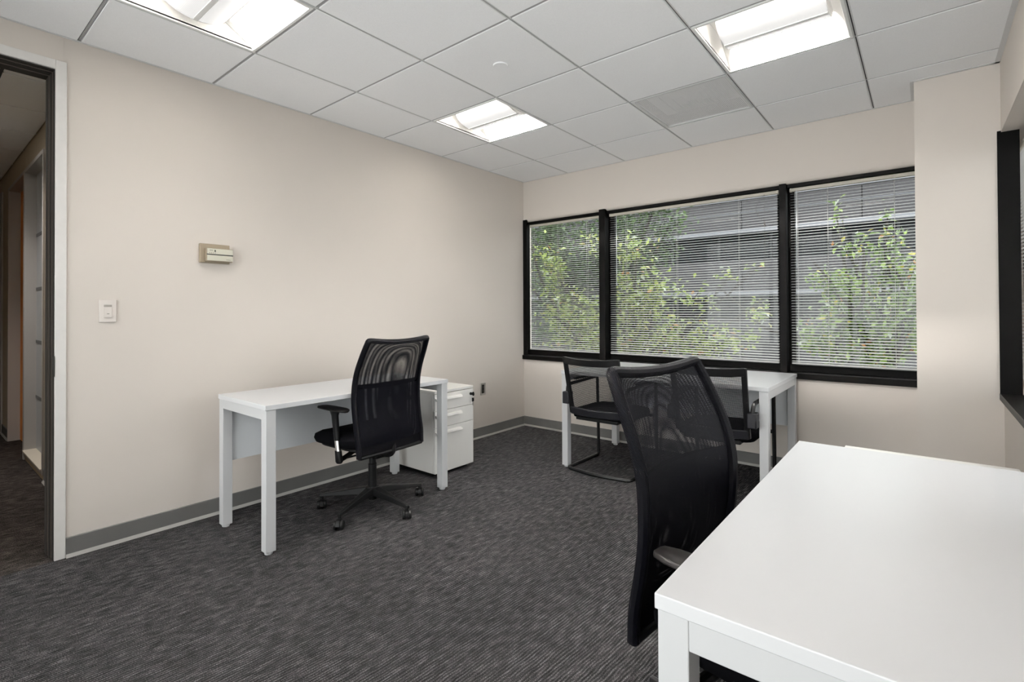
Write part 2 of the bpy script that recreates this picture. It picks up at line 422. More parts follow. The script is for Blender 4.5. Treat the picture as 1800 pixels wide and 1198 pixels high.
# ------------------------------------------------------------------ ceiling lights
def area(name, loc, rot, sx, sy, watts, col, parent, spread=PI):
    l = bpy.data.lights.new(name, 'AREA'); l.shape = 'RECTANGLE'; l.size = sx; l.size_y = sy; l.energy = watts; l.color = col; l.spread = spread
    o = bpy.data.objects.new(name, l); COL.objects.link(o); o.location = loc; o.rotation_euler = rot; o.parent = parent; return o
def troffer(cell, label, watts=None, origin=None):
    if origin is None:
        i, j = cell; cx, cy = (xs[i]+xs[i+1])/2, (ys[j]+ys[j+1])/2
    else: cx, cy = origin
    t = thing('ceiling_light', label, 'ceiling light', (cx, cy, H), 0, 'recessed square ceiling lights')
    h = T/2-0.008; k = h-0.014
    MB().box(-h, h, -h, -k, -.003, .012).box(-h, h, k, h, -.003, .012).box(-h, -k, -k, k, -.003, .012).box(k, h, -k, k, -.003, .012).build('frame', 'fixture', t, bevel=0.001, seg=1)
    # curved white reflector: rises from both long edges, closed by sloping ends
    n = 10; pts = []
    for q in range(n+1):
        a = q/n; pts.append((-k+a*(k-0.02), 0.004+0.120*math.sin(a*PI/2)))
    prof = pts+[(-p[0], p[1]) for p in reversed(pts)]
    mb = MB()
    vs = [(-k, p[0], p[1]) for p in prof]+[(k, p[0], p[1]) for p in prof]; m_ = len(prof)
    mb._add(vs, [(q, q+1, m_+q+1, m_+q) for q in range(m_-1)])
    mb.build('reflector', 'reflector', t)
    for s in (-1, 1):
        e = MB(); e._add([(s*k, p[0], p[1]) for p in prof], [tuple(range(m_))]); e.build('end_plate', 'reflector', t)
    # basket: two perforated lens panels hung either side of a centre rib
    bl = k-0.055
    def lens_prof(s):
        return [(s*(0.012+0.128*(math.sin(a*PI/2))), 0.012+0.072*(1-math.cos(a*PI/2))**0.9) for a in [q/8 for q in range(9)]]
    for s in (-1, 1):
        pr = lens_prof(s); m2 = len(pr); e = MB()
        e._add([(-bl, p[0], p[1]) for p in pr]+[(bl, p[0], p[1]) for p in pr], [(q, q+1, m2+q+1, m2+q) for q in range(m2-1)])
        e.build('lens', 'lens', t, uv=lambda i, co, f: (co.x, co.y+co.z))
    full = list(reversed(lens_prof(-1)))+lens_prof(1)
    for s in (-1, 1):
        e = MB(); e.prism(full, 'x', s*bl-0.003, s*bl+0.003); e.build('basket_end', 'fixture', t)
    bx(-bl, bl, -.012, .012, .007, .014).build('centre_rib', 'fixture', t, bevel=0.002)
    wd = LAMP_DOWN if watts is None else watts
    area('lamp_down', (0, 0, 0.004), (0, 0, 0), 0.50, 0.30, wd, (1.0, 0.955, 0.90), t, math.radians(112))
    for s in (-1, 1):
        area('lamp_strip', (0, s*0.146, 0.074), (s*math.radians(88), 0, 0), 0.46, 0.014, LAMP_SIDE if watts is None else HALL_LAMP*.12, (1.0, 0.965, 0.92), t, math.radians(66))
    return t
troffer((1, 5), 'recessed square ceiling light nearest the doorway, cut off by the top edge of the photo')
troffer((1, 2), 'recessed square ceiling light in the far middle of the ceiling, beyond the round cover disc')
troffer((4, 2), 'recessed square ceiling light nearest the pillar, touching a corner of the perforated vent')
troffer((4, 5), 'recessed square ceiling light above the photographer, out of view')
troffer(None, 'ceiling light of the hallway beyond the doorway, out of view', HALL_LAMP, (-0.12-2.5*T, (hy[1]+hy[2])/2))

# perforated air vent
i, j = VENT
v = thing('air_vent', 'grey perforated square air vent set in the ceiling grid', 'air vent', ((xs[i]+xs[i+1])/2, (ys[j]+ys[j+1])/2, H))
h = T/2-0.009; k = h-0.016
MB().box(-h, h, -h, -k, -.001, .012).box(-h, h, k, h, -.001, .012).box(-h, -k, -k, k, -.001, .012).box(k, h, -k, k, -.001, .012).build('frame', 'grid', v)
e = MB(); e._add([(-k, -k, .006), (k, -k, .006), (k, k, .006), (-k, k, .006)], [(0, 1, 2, 3)])
e.build('perforated_panel', 'perf', v, uv=lambda i, co, f: (co.x, co.y))
bx(-k, k, -k, k, .085, .09).build('plenum', mat('vent_plenum', (0.6, 0.6, 0.605), 0.8), v)
dv = mat('vent_deflector', (0.75, 0.75, 0.755), 0.6)
for q, (a, z) in enumerate(((0.20, 0.05), (0.13, 0.042), (0.06, 0.034))):
    e = MB(); b = a-0.03
    e.loft([[(-a, -a, z+.03), (a, -a, z+.03), (a, a, z+.03), (-a, a, z+.03)], [(-b, -b, z-.01), (b, -b, z-.01), (b, b, z-.01), (-b, b, z-.01)]], caps=False)
    e.build('deflector', dv, v)

# round cover disc
c = MB().cyl((0, 0, -0.006), (0, 0, 0.004), 0.041, 0.043, 32).build('ceiling_disc', M['tile'], None, bevel=0.002)
CD = (1.458, -2.065)
c['label'] = 'small round white cover disc on a ceiling tile'; c['category'] = 'cover disc'; c.location = (CD[0], CD[1], H)

# ------------------------------------------------------------------ doorway and hallway joinery
door = sempty('door_1')
z1 = 2.418
def jamb_y(y, s):      # s=+1: frame lies to the +y side
    a, b = (y-0.042, y) if s > 0 else (y, y+0.042)
    bx(-0.135, 0.006, a, b, 0, z1).build('door_jamb', 'alu', door, bevel=0.0015)
jamb_y(YD, 1); jamb_y(DW0, -1)
bx(-0.135, 0.006, DW0+0.042, YD-0.042, z1-0.044, z1).build('door_head', 'alu', door, bevel=0.0015)
yj = YD-0.042
for x0, x1, p, m in ((-0.040, -0.006, .004, 'gasket'), (-0.046, -0.041, .006, 'gasketlight'), (-0.085, -0.048, .010, 'gasket'), (-0.091, -0.086, .012, 'gasketlight'), (-0.150, -0.092, .014, 'gasket')):
    bx(x0, x1, yj-p, yj, 0.004, z1-0.044).build('gasket_strip', m, door)
    bx(x0, x1, DW0+0.042, yj, z1-0.044-p, z1-0.044).build('gasket_strip', m, door)
bx(-0.012, 0.009, yj-0.009, yj-0.001, 0.885, 0.985).build('strike_plate', 'dark', door, bevel=0.002)

# hallway sidelight (window_3) beside the orange door (door_2)
w3 = sempty('window_3')
def ring(name, m, par, x0, x1, y0, y1, z0, z1, t, bottom=True, bevel=0.002):
    bx(x0, x0+t, y0, y1, z0, z1).build(name, m, par, bevel); bx(x1-t, x1, y0, y1, z0, z1).build(name, m, par, bevel)
    bx(x0+t, x1-t, y0, y1, z1-t, z1).build(name, m, par, bevel)
    if bottom: bx(x0+t, x1-t, y0, y1, z0, z0+t).build(name, m, par, bevel)
ring('window_frame', 'hallalu', w3, -2.43, -1.58, HY-0.012, HY+0.11, 0.045, 2.36, 0.03)
bx(-2.40, -1.61, HY-0.02, HY+0.075, 0.075, 0.085).build('window_sill', mat('cream_sill', (.62, .56, .47), .5), w3)
bx(-2.40, -1.61, HY+0.062, HY+0.070, 0.085, 2.33).build('pane', 'frost', w3)
for z in (0.51, 0.96, 1.39, 1.83):
    bx(-2.40, -1.61, HY+0.058, HY+0.0625, z-0.012, z+0.012).build('glazing_bar', mat('glazing_bar_grey', (.13, .135, .14), .5), w3)
d2 = sempty('door_2')
ring('door_jamb', 'hallalu', d2, -3.38, -2.43, HY-0.012, HY+0.12, 0, 2.36, 0.03, bottom=False)
bx(-3.35, -2.46, HY+0.072, HY+0.112, 0.008, 2.33).build('door_leaf', 'orange', d2)
d3 = sempty('door_3')
ring('door_jamb', 'hallalu', d3, -4.82, -3.84, HY-0.012, HY+0.12, 0, 2.40, 0.03, bottom=False)
bx(-4.79, -3.87, HY+0.085, HY+0.125, 0.008, 2.37).build('door_leaf', mat('hall_brown_door', (.16, .09, .05), .45), d3)
MB().cyl((-3.93, HY+.085, .98), (-3.93, HY+.02, .98), .012, .012, 12).cyl((-3.93, HY+.035, .98), (-3.93, HY-.005, .98), .028, .022, 16).build('door_knob', 'steel', d3)

# ------------------------------------------------------------------ baseboards
def baseboard(name, a0, a1, axis, at, sgn):
    hb, tk, toe = 0.097, 0.007, 0.016
    poly = [(0, 0.016), (sgn*tk, 0.016), (sgn*tk, hb-.003), (sgn*(tk-.003), hb), (0, hb)]
    poly2 = [(0, 0), (sgn*toe, 0), (sgn*(toe-.002), 0.006), (sgn*(tk+.001), 0.0165), (0, 0.0165)]
    out = []
    for nm, pl, m in ((name, poly, 'base'), ('toe_strip', poly2, 'basetoe')):
        pl = [(at+p[0], p[1]) for p in pl]
        out.append(MB().prism(pl, 'y' if axis == 'y' else 'x', a0, a1).build(nm, m, out[0] if out else None))
    out[0]['kind'] = 'structure'; return out[0]
baseboard('baseboard_left', YD+.001, -0.017, 'y', 0, 1)
baseboard('baseboard_back', 0.0, PX, 'x', 0, -1)
baseboard('baseboard_pillar', PX, W-.016, 'x', PY, -1)
baseboard('baseboard_right', YF, PY-.016, 'y', W, -1)
for a, b in ((-1.57, -0.14), (-3.83, -3.39), (-9.0, -4.83)):
    baseboard('baseboard_hallway', a, b, 'x', HY, -1)

# ------------------------------------------------------------------ window 1 (far wall)
w1 = sempty('window_1')
ST = 0.733
bx(-0.012, PX, -0.030, 0.135, SB, ST).build('window_sill', 'blackmetal', w1, bevel=0.003)
bx(-0.05, PX+0.06, 0.030, 0.135, WT-0.026, WT).build('frame_head', 'blackmetal', w1, bevel=0.002)
bx(-0.05, PX+0.06, 0.085, 0.135, ST, 0.783).build('frame_rail', 'blackmetal', w1, bevel=0.002)
bx(0.0, 0.046, -0.012, 0.012, ST, WT+0.02).build('frame_jamb', 'blackmetal', w1, bevel=0.002)
bx(-0.05, -0.02, 0.012, 0.135, ST, WT).build('frame_stile', 'blackmetal', w1)
MX = ((0.905, 0.968), (2.420, 2.466))
for a, b in MX:
    bx(a, b, -0.018, 0.10, ST, WT+(0.012 if a < 1 else 0)).build('mullion', 'blackmetal', w1, bevel=0.002)
    bx(a-0.035, b+0.035, 0.10, 0.135, 0.783, WT-.026).build('frame_stile', 'blackmetal', w1, bevel=0.002)
for a, b in ((-0.02, MX[0][0]-.035), (MX[0][1]+.035, MX[1][0]-.035), (MX[1][1]+.035, PX+.06)):
    bx(a, b, 0.116, 0.120, 0.783, WT-.026).build('pane', 'glass', w1)

# ------------------------------------------------------------------ blinds
slat_cache = {}
def slat_mesh(length):
    key = round(length, 3)
    if key not in slat_cache:
        wv = 0.0125; tilt = math.radians(13); mb = MB(); n = 4; top = []; bot = []
        for q in range(n+1):
            a = -1+2*q/n; y = a*wv; z = 0.0016*(1-a*a)
            yy = y*math.cos(tilt)-z*math.sin(tilt); zz = y*math.sin(tilt)+z*math.cos(tilt)
            top.append((yy, zz+0.0003)); bot.append((yy, zz-0.0003))
        mb.prism(top+list(reversed(bot)), 'x', 0, length); slat_cache[key] = mb
    return slat_cache[key]
def blind(label, x0, x1, yc, zt, zb, rz=0.0, loc=(0, 0, 0), cords=(), pitch=0.0203, wand=None, pull=None):
    """a mini blind hung along local x"""
    t = thing('mini_blind', label, 'window blind', loc, rz, 'white mini blinds')
    ln = x1-x0
    bx(x0, x1, yc-.014, yc+.014, zt-.025, zt).build('headrail', 'headrail', t, bevel=0.003)
    bx(x0-.002, x0+.012, yc-.016, yc+.016, zt-.027, zt+.001).build('headrail_bracket', 'headrail', t, bevel=0.002)
    bx(x1-.012, x1+.002, yc-.016, yc+.016, zt-.027, zt+.001).build('headrail_bracket', 'headrail', t, bevel=0.002)
    n = int((zt-0.035-zb-0.012)/pitch)
    s0 = None
    for q in range(n+1):
        z = zb+0.016+q*pitch
        if s0 is None:
            s0 = slat_mesh(ln-0.006).build('slat', 'slat', t, angle=60); s0.location = (x0+.003, yc, z)
        else:
            link_copy(s0, t, (x0+.003, yc, z))
    bx(x0+.003, x1-.003, yc-.0125, yc+.0125, zb-.006, zb+.006).build('bottom_rail', 'slat', t, bevel=0.003)
    for cx in cords:
        for dy in (-0.0135, 0.0135):
            MB().cyl((cx, yc+dy, zb), (cx, yc+dy, zt-.024), 0.0009, 0.0009, 6).build('ladder_cord', 'cord', t)
    if wand:
        wx, wz = wand
        MB().cyl((wx, yc-.020, zt-.02), (wx, yc-.021, wz), 0.0032, 0.0032, 6).build('tilt_wand', 'wand', t)
    if pull:
        px_, pz = pull
        p = MB().tube([(px_-.06*math.sin(PI*a), yc-.02, zt-.02-(zt-pz-.02)*a) for a in [q/12 for q in range(13)]], .0011, 6)
        p.cyl((px_, yc-.02, zt-.02), (px_, yc-.02, pz), .0011, .0011, 6)
        c_ = p.build('pull_cord', 'darkcord', t)
        MB().cyl((px_, yc-.02, pz-.03), (px_, yc-.02, pz), .006, .003, 10).build('cord_tassel', 'darkcord', c_)
        MB().cyl((px_, yc-.02, 1.45), (px_, yc-.02, pz-.03), .0011, .0011, 6).build('pull_cord', 'darkcord', t)
    return t
blind('white mini blind of the narrow left-hand pane, next to the room corner', 0.052, 0.895, 0.055, 2.092, 0.796, cords=(0.09, 0.40, 0.74))
blind('white mini blind of the middle pane, with a loose pull cord', 0.985, 2.405, 0.055, 2.092, 0.796, cords=(1.15, 1.62, 2.12), wand=(1.06, 1.42), pull=(2.31, 1.86))
blind('white mini blind of the right-hand pane, ending behind the pillar', 2.482, 3.262, 0.055, 2.092, 0.796, cords=(2.53, 2.72, 3.10), wand=(2.525, 1.5))

# ------------------------------------------------------------------ window 2 (right wall)
w2 = sempty('window_2')
bx(W-0.018, W+0.16, RY, PY, RB, 0.729).build('window_sill', mat('dark_bronze_sill', (0.006, 0.0055, 0.005), .4, spec=.2), w2, bevel=0.002)
bx(3.564, 3.652, PY-0.006, PY+0.018, 0.7292, RT+0.008).build('jamb_panel', 'blackmetal', w2, bevel=0.001)
bx(3.70, 3.76, RY, -0.06, RT-0.05, RT).build('frame_head', 'blackmetal', w2)
bx(3.70, 3.76, RY, -0.06, 0.729, 0.775).build('frame_rail', 'blackmetal', w2)
for y in (-0.10, -1.50, RY+.02):
    bx(3.69, 3.76, y-.03, y+.03, 0.775, RT-.05).build('mullion', 'blackmetal', w2)
for a, b in ((-1.47, -0.13), (RY+.05, -1.53)):
    bx(3.728, 3.732, a, b, 0.775, RT-.05).build('pane', 'clear', w2)
blind('white mini blind glimpsed at the right edge of the photo behind the black window jamb', 0.0, 1.36, 0.0, 2.10, 0.80, rz=-PI/2, loc=(3.676, -0.105, 0), cords=(0.1, 0.7, 1.25))

# ------------------------------------------------------------------ wall fittings on the left wall
t = thing('wall_thermostat', 'tan wall thermostat with two pale face plates on the left wall', 'thermostat', (0, -2.973, 1.536))
bx(0.001, 0.022, -0.085, 0.076, -0.056, 0.056).build('back_plate', 'thermo', t, bevel=0.003)
bx(0.022, 0.046, -0.060, 0.085, -0.047, 0.030).build('cover', 'thermo', t, bevel=0.003)
u_ = bx(0.046, 0.050, -0.056, 0.083, -0.005, 0.027).build('face_plate', 'thermoface', t, bevel=0.001)
l_ = bx(0.046, 0.050, -0.056, 0.083, -0.043, -0.011).build('face_plate', 'thermoface', t, bevel=0.001)
bx(0.0455, 0.0495, -0.058, 0.084, -0.0108, -0.0052).build('slot', 'dark', t)
bx(0.050, 0.0525, -0.018, -0.012, 0.008, 0.019).build('lever', 'dark', u_)
e = MB()
for q in range(4): e.box(0.050, 0.0503, -0.044+q*.0045, -0.041+q*.0045, 0.014, 0.019)
for q in range(4): e.box(0.050, 0.0503, -0.046+q*.010, -0.043+q*.010, -0.001, 0.004)
e.build('printed_marks', 'mark', u_)
e = MB()
for q in range(5): e.box(0.050, 0.0503, 0.046+q*.0048, 0.0492+q*.0048, -0.036, -0.0325)
e.build('printed_marks', 'mark', l_)

t = thing('light_switch', 'white rocker light switch on the wall beside the doorway', 'light switch', (0, -3.477, 1.201))
bx(0.0005, 0.007, -0.036, 0.036, -0.058, 0.058).build('cover_plate', 'switch', t, bevel=0.0025)
e = bx(0.006, 0.0125, -0.0165, 0.0165, -0.034, 0.020).build('rocker', 'switch', t, bevel=0.0015)
bx(0.0124, 0.0129, -0.005, 0.005, -0.016, -0.013).build('printed_mark', 'mark', e)
bx(0.006, 0.0085, -0.0165, 0.0165, 0.021, 0.032).build('sensor_window', mat('sensor_grey', (.33, .31, .28), .3), t, bevel=0.001)
for z in (-.048, .048):
    MB().cyl((.0068, 0, z), (.0078, 0, z), .003, .003, 10).build('screw', 'switch', t)

t = thing('wall_outlet', 'small steel-framed power outlet low on the left wall past the cabinet', 'power outlet', (0, -0.640, 0.455))
bx(0.0005, 0.006, -0.036, 0.036, -0.057, 0.057).build('cover_plate', 'steel', t, bevel=0.002)
e = bx(0.0055, 0.010, -0.020, 0.012, -0.040, 0.040).build('receptacle', 'dark', t, bevel=0.002)
for z in (-.018, .018):
    bx(0.010, 0.0105, -0.010, -0.007, z-.005, z+.005).build('socket_slot', 'mark', e); bx(0.010, 0.0105, 0.0, 0.003, z-.005, z+.005).build('socket_slot', 'mark', e)

# ------------------------------------------------------------------ desks
def desk(label, loc, rz, L, D, ztop=0.735, modesty=True):
    """local x = long side, y = depth; the user's side is -y"""
    t = thing('desk', label, 'desk', loc, rz, 'white desks')
    th = 0.025; lg = 0.05; ins = 0.004
    bx(-L/2, L/2, -D/2, D/2, ztop-th, ztop).build('desk_top', 'laminate', t, bevel=0.0018)
    zt = ztop-th
    for sx in (-1, 1):
        xa = sx*(L/2-ins); xb = sx*(L/2-ins-lg); x0, x1 = min(xa, xb), max(xa, xb)
        for sy in (-1, 1):
            ya = sy*(D/2-ins); yb = sy*(D/2-ins-lg); y0, y1 = min(ya, yb), max(ya, yb)
            lgo = bx(x0, x1, y0, y1, 0.014, zt).build('leg', 'legmetal', t, bevel=0.002)
            MB().cyl(((x0+x1)/2, (y0+y1)/2, 0.0), ((x0+x1)/2, (y0+y1)/2, 0.014), 0.019, 0.021, 20).build('levelling_foot', 'legmetal', lgo, bevel=0.002)
        bx(x0+.001, x1-.001, -D/2+ins+lg, D/2-ins-lg, zt-.05, zt).build('end_rail', 'legmetal', t, bevel=0.0015)
    bx(-L/2+ins+lg, L/2-ins-lg, 0.06, 0.10, zt-.045, zt).build('cross_rail', 'legmetal', t, bevel=0.0015)
    if modesty:
        bx(-L/2+ins+lg+.006, L/2-ins-lg-.006, D/2-.034, D/2-.016, zt-.35, zt-.002).build('modesty_panel', mat('grey_panel', (.70, .72, .745), .45), t, bevel=0.001)
    return t
desk('white desk against the left wall with a mesh swivel chair tucked in', (0.478, -2.417, 0), PI/2, 1.215, 0.570)
desk('white desk under the far window with two black guest chairs', (1.812, -0.505, 0), 0, 1.455, 0.85)
desk('large white desk filling the right foreground, only its near corner leg visible', (3.205, -2.774, 0), -PI/2, 1.217, 0.60)

# ------------------------------------------------------------------ drawer cabinets
def cabinet(label, loc, rz):
    """local -y is the front; width along x"""
    t = thing('file_cabinet', label, 'filing cabinet', loc, rz)
    wd, dp, ht, zb = 0.395, 0.50, 0.620, 0.03
    bx(-wd/2, wd/2, -dp/2, dp/2, zb, ht-.02).build('body', 'cabmetal', t, bevel=0.002)
    bx(-wd/2, wd/2, -dp/2-.02, dp/2, ht-.019, ht).build('cabinet_top', 'cabmetal', t, bevel=0.002)
    bx(-wd/2+.02, wd/2-.02, -dp/2+.03, dp/2-.02, 0.0, zb).build('plinth', 'plastic', t)
    zs = ((0.478, 0.597), (0.357, 0.475), (zb, 0.354))
    for q, (a, b) in enumerate(zs):
        d = bx(-wd/2+.001, wd/2-.001, -dp/2-.020, -dp/2-.001, a, b).build('drawer', 'cabmetal', t, bevel=0.0015)
        hm = MB(); yf = -dp/2-.020
        hm.prism([(yf+.001, b-.026), (yf-.016, b-.031), (yf-.021, b-.044), (yf-.017, b-.045), (yf-.012, b-.037), (yf+.001, b-.033)], 'x', -wd/2+.003, wd/2-.135)
        hm.build('drawer_handle', 'cabmetal', d)
    lk = MB().cyl((wd/2-.030, -dp/2-.020, .560), (wd/2-.030, -dp/2-.032, .560), .011, .010, 18).build('lock', 'plastic', t)
    return t
c1 = cabinet('white three-drawer cabinet with lock standing past the left-wall desk', (0.275, -1.537, 0), PI/2)
c2 = cabinet('white cabinet mostly hidden behind the far end of the foreground desk', (3.255, -1.825, 0), -PI/2)
# key left in the lock, with a second key hanging below it
k = thing('key_set', 'black-headed keys hanging from the lock of the white drawer cabinet', 'keys', (0.557, -1.537+.1675, 0.560))
MB().box(0.0, 0.012, -.0015, .0015, -.004, .004).prism([(.011+.010*math.cos(a)+.006, .016*math.sin(a)) for a in [2*PI*q/14 for q in range(14)]], 'y', -.003, .003).build('key', 'plastic', k)
MB().tube([(0.017, 0.010*math.sin(a), -.020+.011*math.cos(a)) for a in [2*PI*q/14 for q in range(14)]], .0012, 6, closed=True).build('key_ring', 'steel', k)
MB().box(.012, .016, -.011, .011, -.058, -.028).build('hanging_key_head', 'plastic', k, bevel=0.0015)
MB().box(.013, .015, -.004, .004, -.088, -.058).build('hanging_key_blade', 'steel', k)

# ------------------------------------------------------------------ swivel chairs
PROF = [(0.380, -0.181, 0.229), (0.463, -0.175, 0.232), (0.543, -0.160, 0.232), (0.623, -0.148, 0.234), (0.704, -0.144, 0.236), (0.784, -0.150, 0.235),
        (0.864, -0.172, 0.233), (0.944, -0.208, 0.228), (1.000, -0.235, 0.222), (1.034, -0.252, 0.217)]
SP = smooth([(p[1], p[2], p[0]) for p in PROF], 4)
def back_pt(s, i, depth):
    p = SP[i]; z = p.z; x = p.x; hw = p.y
    t = i/(len(SP)-1)
    z2 = z-0.016*(1-s*s)*max(0, (t-.75)/.25) if t > .75 else z
    return Vector((x-depth*(1-s*s)*(1-(2*t-1)**4*.85), s*hw, z2))
def back_sheet(i0, i1, depth, inset=1.0, n=18):
    mb = MB(); vs = []; fs = []; m_ = n+1
    for i in range(i0, i1+1):
        for q in range(m_): vs.append(back_pt((-1+2*q/n)*inset, i, depth))
    for i in range(i1-i0):
        for q in range(n): fs.append((i*m_+q, i*m_+q+1, (i+1)*m_+q+1, (i+1)*m_+q))
    mb._add(vs, fs); return mb
def swivel_chair(label, loc, rz, base_rot):
    t = thing('swivel_chair', label, 'office chair', loc, rz, 'black mesh swivel chairs')
    NI = len(SP)-1; uvf = lambda i, co, f: (co.y, co.z*1.04-co.x*0.25)
    back_sheet(0, NI, 0.018, .985).build('backrest_net', 'net', t, uv=uvf)                      # front net
    back_sheet(0, NI, 0.054, .985).build('backrest_net', 'net', t, uv=uvf)                      # rear net
    il = next(i for i in range(len(SP)) if SP[i].z > .765)
    back_sheet(1, il, 0.030, .97).build('lumbar_net', 'netdense', t, uv=uvf)
    mb = MB(); e0 = [back_pt(s, il, .05) for s in [-.96+1.92*q/16 for q in range(17)]]; e1 = [p-Vector((-.002, 0, .026)) for p in e0]
    mb._add(e0+e1, [(q, q+1, 18+q, 17+q) for q in range(16)]); mb.build('seam_band', 'fabric', t)
    ih = next(i for i in range(len(SP)) if SP[i].z > .425)
    back_sheet(0, ih, 0.060, .99).build('hem', 'fabric', t)
    # frame round the whole outline, wider towards the top
    edge = [back_pt(-1, i, 0) for i in range(NI-1)]
    def cn(a, b, c_): return [a*(1-q)**2+b*2*q*(1-q)+c_*q*q for q in (0, .2, .4, .6, .8, 1)]
    topl = back_pt(-1, NI, .0); topr = back_pt(1, NI, 0)
    top = [back_pt(s, NI, .02) for s in [-.8+1.6*q/14 for q in range(15)]]
    edge += cn(back_pt(-1, NI-1, 0), topl, top[0])+top[1:-1]+cn(top[-1], topr, back_pt(1, NI-1, 0))
    edge += [back_pt(1, i, 0) for i in range(NI-2, -1, -1)]
    MB().tube(edge, 0.0155, 10).build('backrest_frame', 'knit', t, uv=lambda i, co, f: (co.y+co.x, co.z))
    bot = [back_pt(s, 0, .046) for s in [-1+2*q/16 for q in range(17)]]
    MB().tube(bot, .012, 8).build('frame_bottom', 'plastic', t)
    # seat cushion with waterfall front
    def ring(w, d, r, z, dz=0.0, cx=0.075):
        return [(cx+p[0], p[1], z-(dz*max(0, (p[0]/(d/2)))**3)) for p in rrect(d, w, r, 6)]
    MB().loft([ring(.40, .40, .12, .405, .0), ring(.485, .475, .13, .418, .005), ring(.505, .495, .14, .445, .018), ring(.495, .485, .14, .472, .028), ring(.43, .42, .13, .490, .028), ring(.25, .25, .10, .495, .012)]).build('seat', 'fabric', t, angle=70)
    MB().loft([ring(.30, .30, .08, .375), ring(.42, .42, .11, .395), ring(.42, .42, .11, .406)]).build('seat_pan', 'plastic', t)
    # tilt mechanism and bar up to the back
    bx(-.12, .10, -.065, .065, .325, .378).build('tilt_mechanism', 'plastic', t, bevel=.012)
    MB().tube(smooth([(-.10, 0, .345), (-.15, 0, .350), (-.185, 0, .372), (-.192, 0, .43)]), [.018]*13, 8).build('back_bar', 'plastic', t)
    MB().tube([(-.02, .06, .35), (-.02, .20, .352), (-.02, .24, .350)], .006, 8).build('tilt_lever', 'plastic', t)
    # gas lift
    g = MB().cyl((0, 0, .055), (0, 0, .27), .027, .025, 20).cyl((0, 0, .27), (0, 0, .34), .021, .018, 20).build('gas_lift', 'plastic', t, bevel=.002)
    MB().cyl((0, 0, .085), (0, 0, .135), .047, .038, 24).build('base_hub', 'plastic', t, bevel=.004)
    # star base, five legs each with a twin-wheel caster
    lg = None
    for q in range(5):
        a = base_rot+2*PI*q/5
        mb = MB(); rings = []
        for r, hw, z0, z1_ in ((.030, .030, .085, .130), (.10, .024, .085, .122), (.20, .018, .078, .104), (.305, .0125, .070, .088), (.322, .0105, .068, .086)):
            rings.append([(r, -hw, z0), (r, hw, z0), (r, hw*.75, z1_), (r, -hw*.75, z1_)])
        rt_ = Matrix.Rotation(a, 4, 'Z')
        mb.loft([[tuple(rt_ @ Vector(p)) for p in rg] for rg in rings]); mb.build('base_leg', 'plastic', t, bevel=.003)
        cp = rt_ @ Vector((.310, 0, 0)); ca = a+(.9, -.5, 1.7, .3, -1.2)[q]
        ax = Vector((math.cos(ca), math.sin(ca), 0)); fwd = Vector((-ax.y, ax.x, 0)); cc = cp+fwd*.016+Vector((0, 0, .027))
        hood = MB().cyl(cp+Vector((0, 0, .05)), cp+Vector((0, 0, .075)), .009, .009, 10)
        rg = []
        for th in [PI*k_/8 for k_ in range(9)]:
            d_ = fwd*math.cos(th)+Vector((0, 0, 1))*math.sin(th)
            rg.append([cc+d_*.031+ax*.010, cc+d_*.031-ax*.010, cc+d_*.024-ax*.010, cc+d_*.024+ax*.010])
        hood.loft(rg); cs = hood.build('caster', 'plastic', t)
        for s in (-1, 1):
            MB().cyl(cc+ax*s*.010, cc+ax*s*.026, .027, .0245, 20).build('wheel', 'plastic', cs, bevel=.003)
    # arms: pad, tapering post, chrome sleeve, foot bent in under the seat
    for s in (-1, 1):
        y = s*.252
        pd = MB(); w_ = [(-.100, .016, -.002), (-.092, .028, .0), (-.060, .040, .0), (.0, .045, .0), (.07, .043, .0), (.125, .036, .0), (.150, .025, -.002), (.160, .011, -.004)]
        pd.loft([[(x, y-hw, .636+dz), (x, y-hw*.8, .646+dz), (x, y+hw*.8, .646+dz), (x, y+hw, .636+dz), (x, y+hw*.6, .629+dz), (x, y-hw*.6, .629+dz)] for x, hw, dz in w_])
        arm = pd.build('armrest', 'pad', t, bevel=.003, angle=60)
        def elps(x, yy, z, rx, ry, n=14): return [(x+rx*math.cos(2*PI*i/n), yy+ry*math.sin(2*PI*i/n), z) for i in range(n)]
        MB().loft([elps(.012, y, .628, .040, .022), elps(.010, y, .60, .026, .017), elps(-.004, y, .50, .022, .015), elps(-.010, y, .462, .020, .0145)]).build('arm_post', 'plastic', arm)
        MB().loft([elps(-.010, y, .462, .0185, .0135), elps(-.020, y, .405, .0185, .0135)]).build('chrome_sleeve', 'chrome', arm)
        MB().loft([elps(-.020, y, .405, .022, .017), elps(-.030, y, .345, .024, .019), elps(-.030, y, .336, .018, .014)]).build('arm_socket', 'plastic', arm)
        MB().tube(smooth([(-.028, y, .352), (-.02, y-s*.04, .356), (.0, y-s*.12, .374), (.0, y-s*.18, .388)]), .014, 8).build('arm_bracket', 'plastic', arm)
    return t
swivel_chair('black mesh swivel chair tucked under the left-wall desk, its whole star base visible', (0.640, -2.325, 0), PI+math.radians(2.6), PI+math.radians(0))
swivel_chair('black mesh high-back swivel chair in the foreground beside the large desk', (2.902, -2.815, 0), math.radians(-8.6), math.radians(169.8))

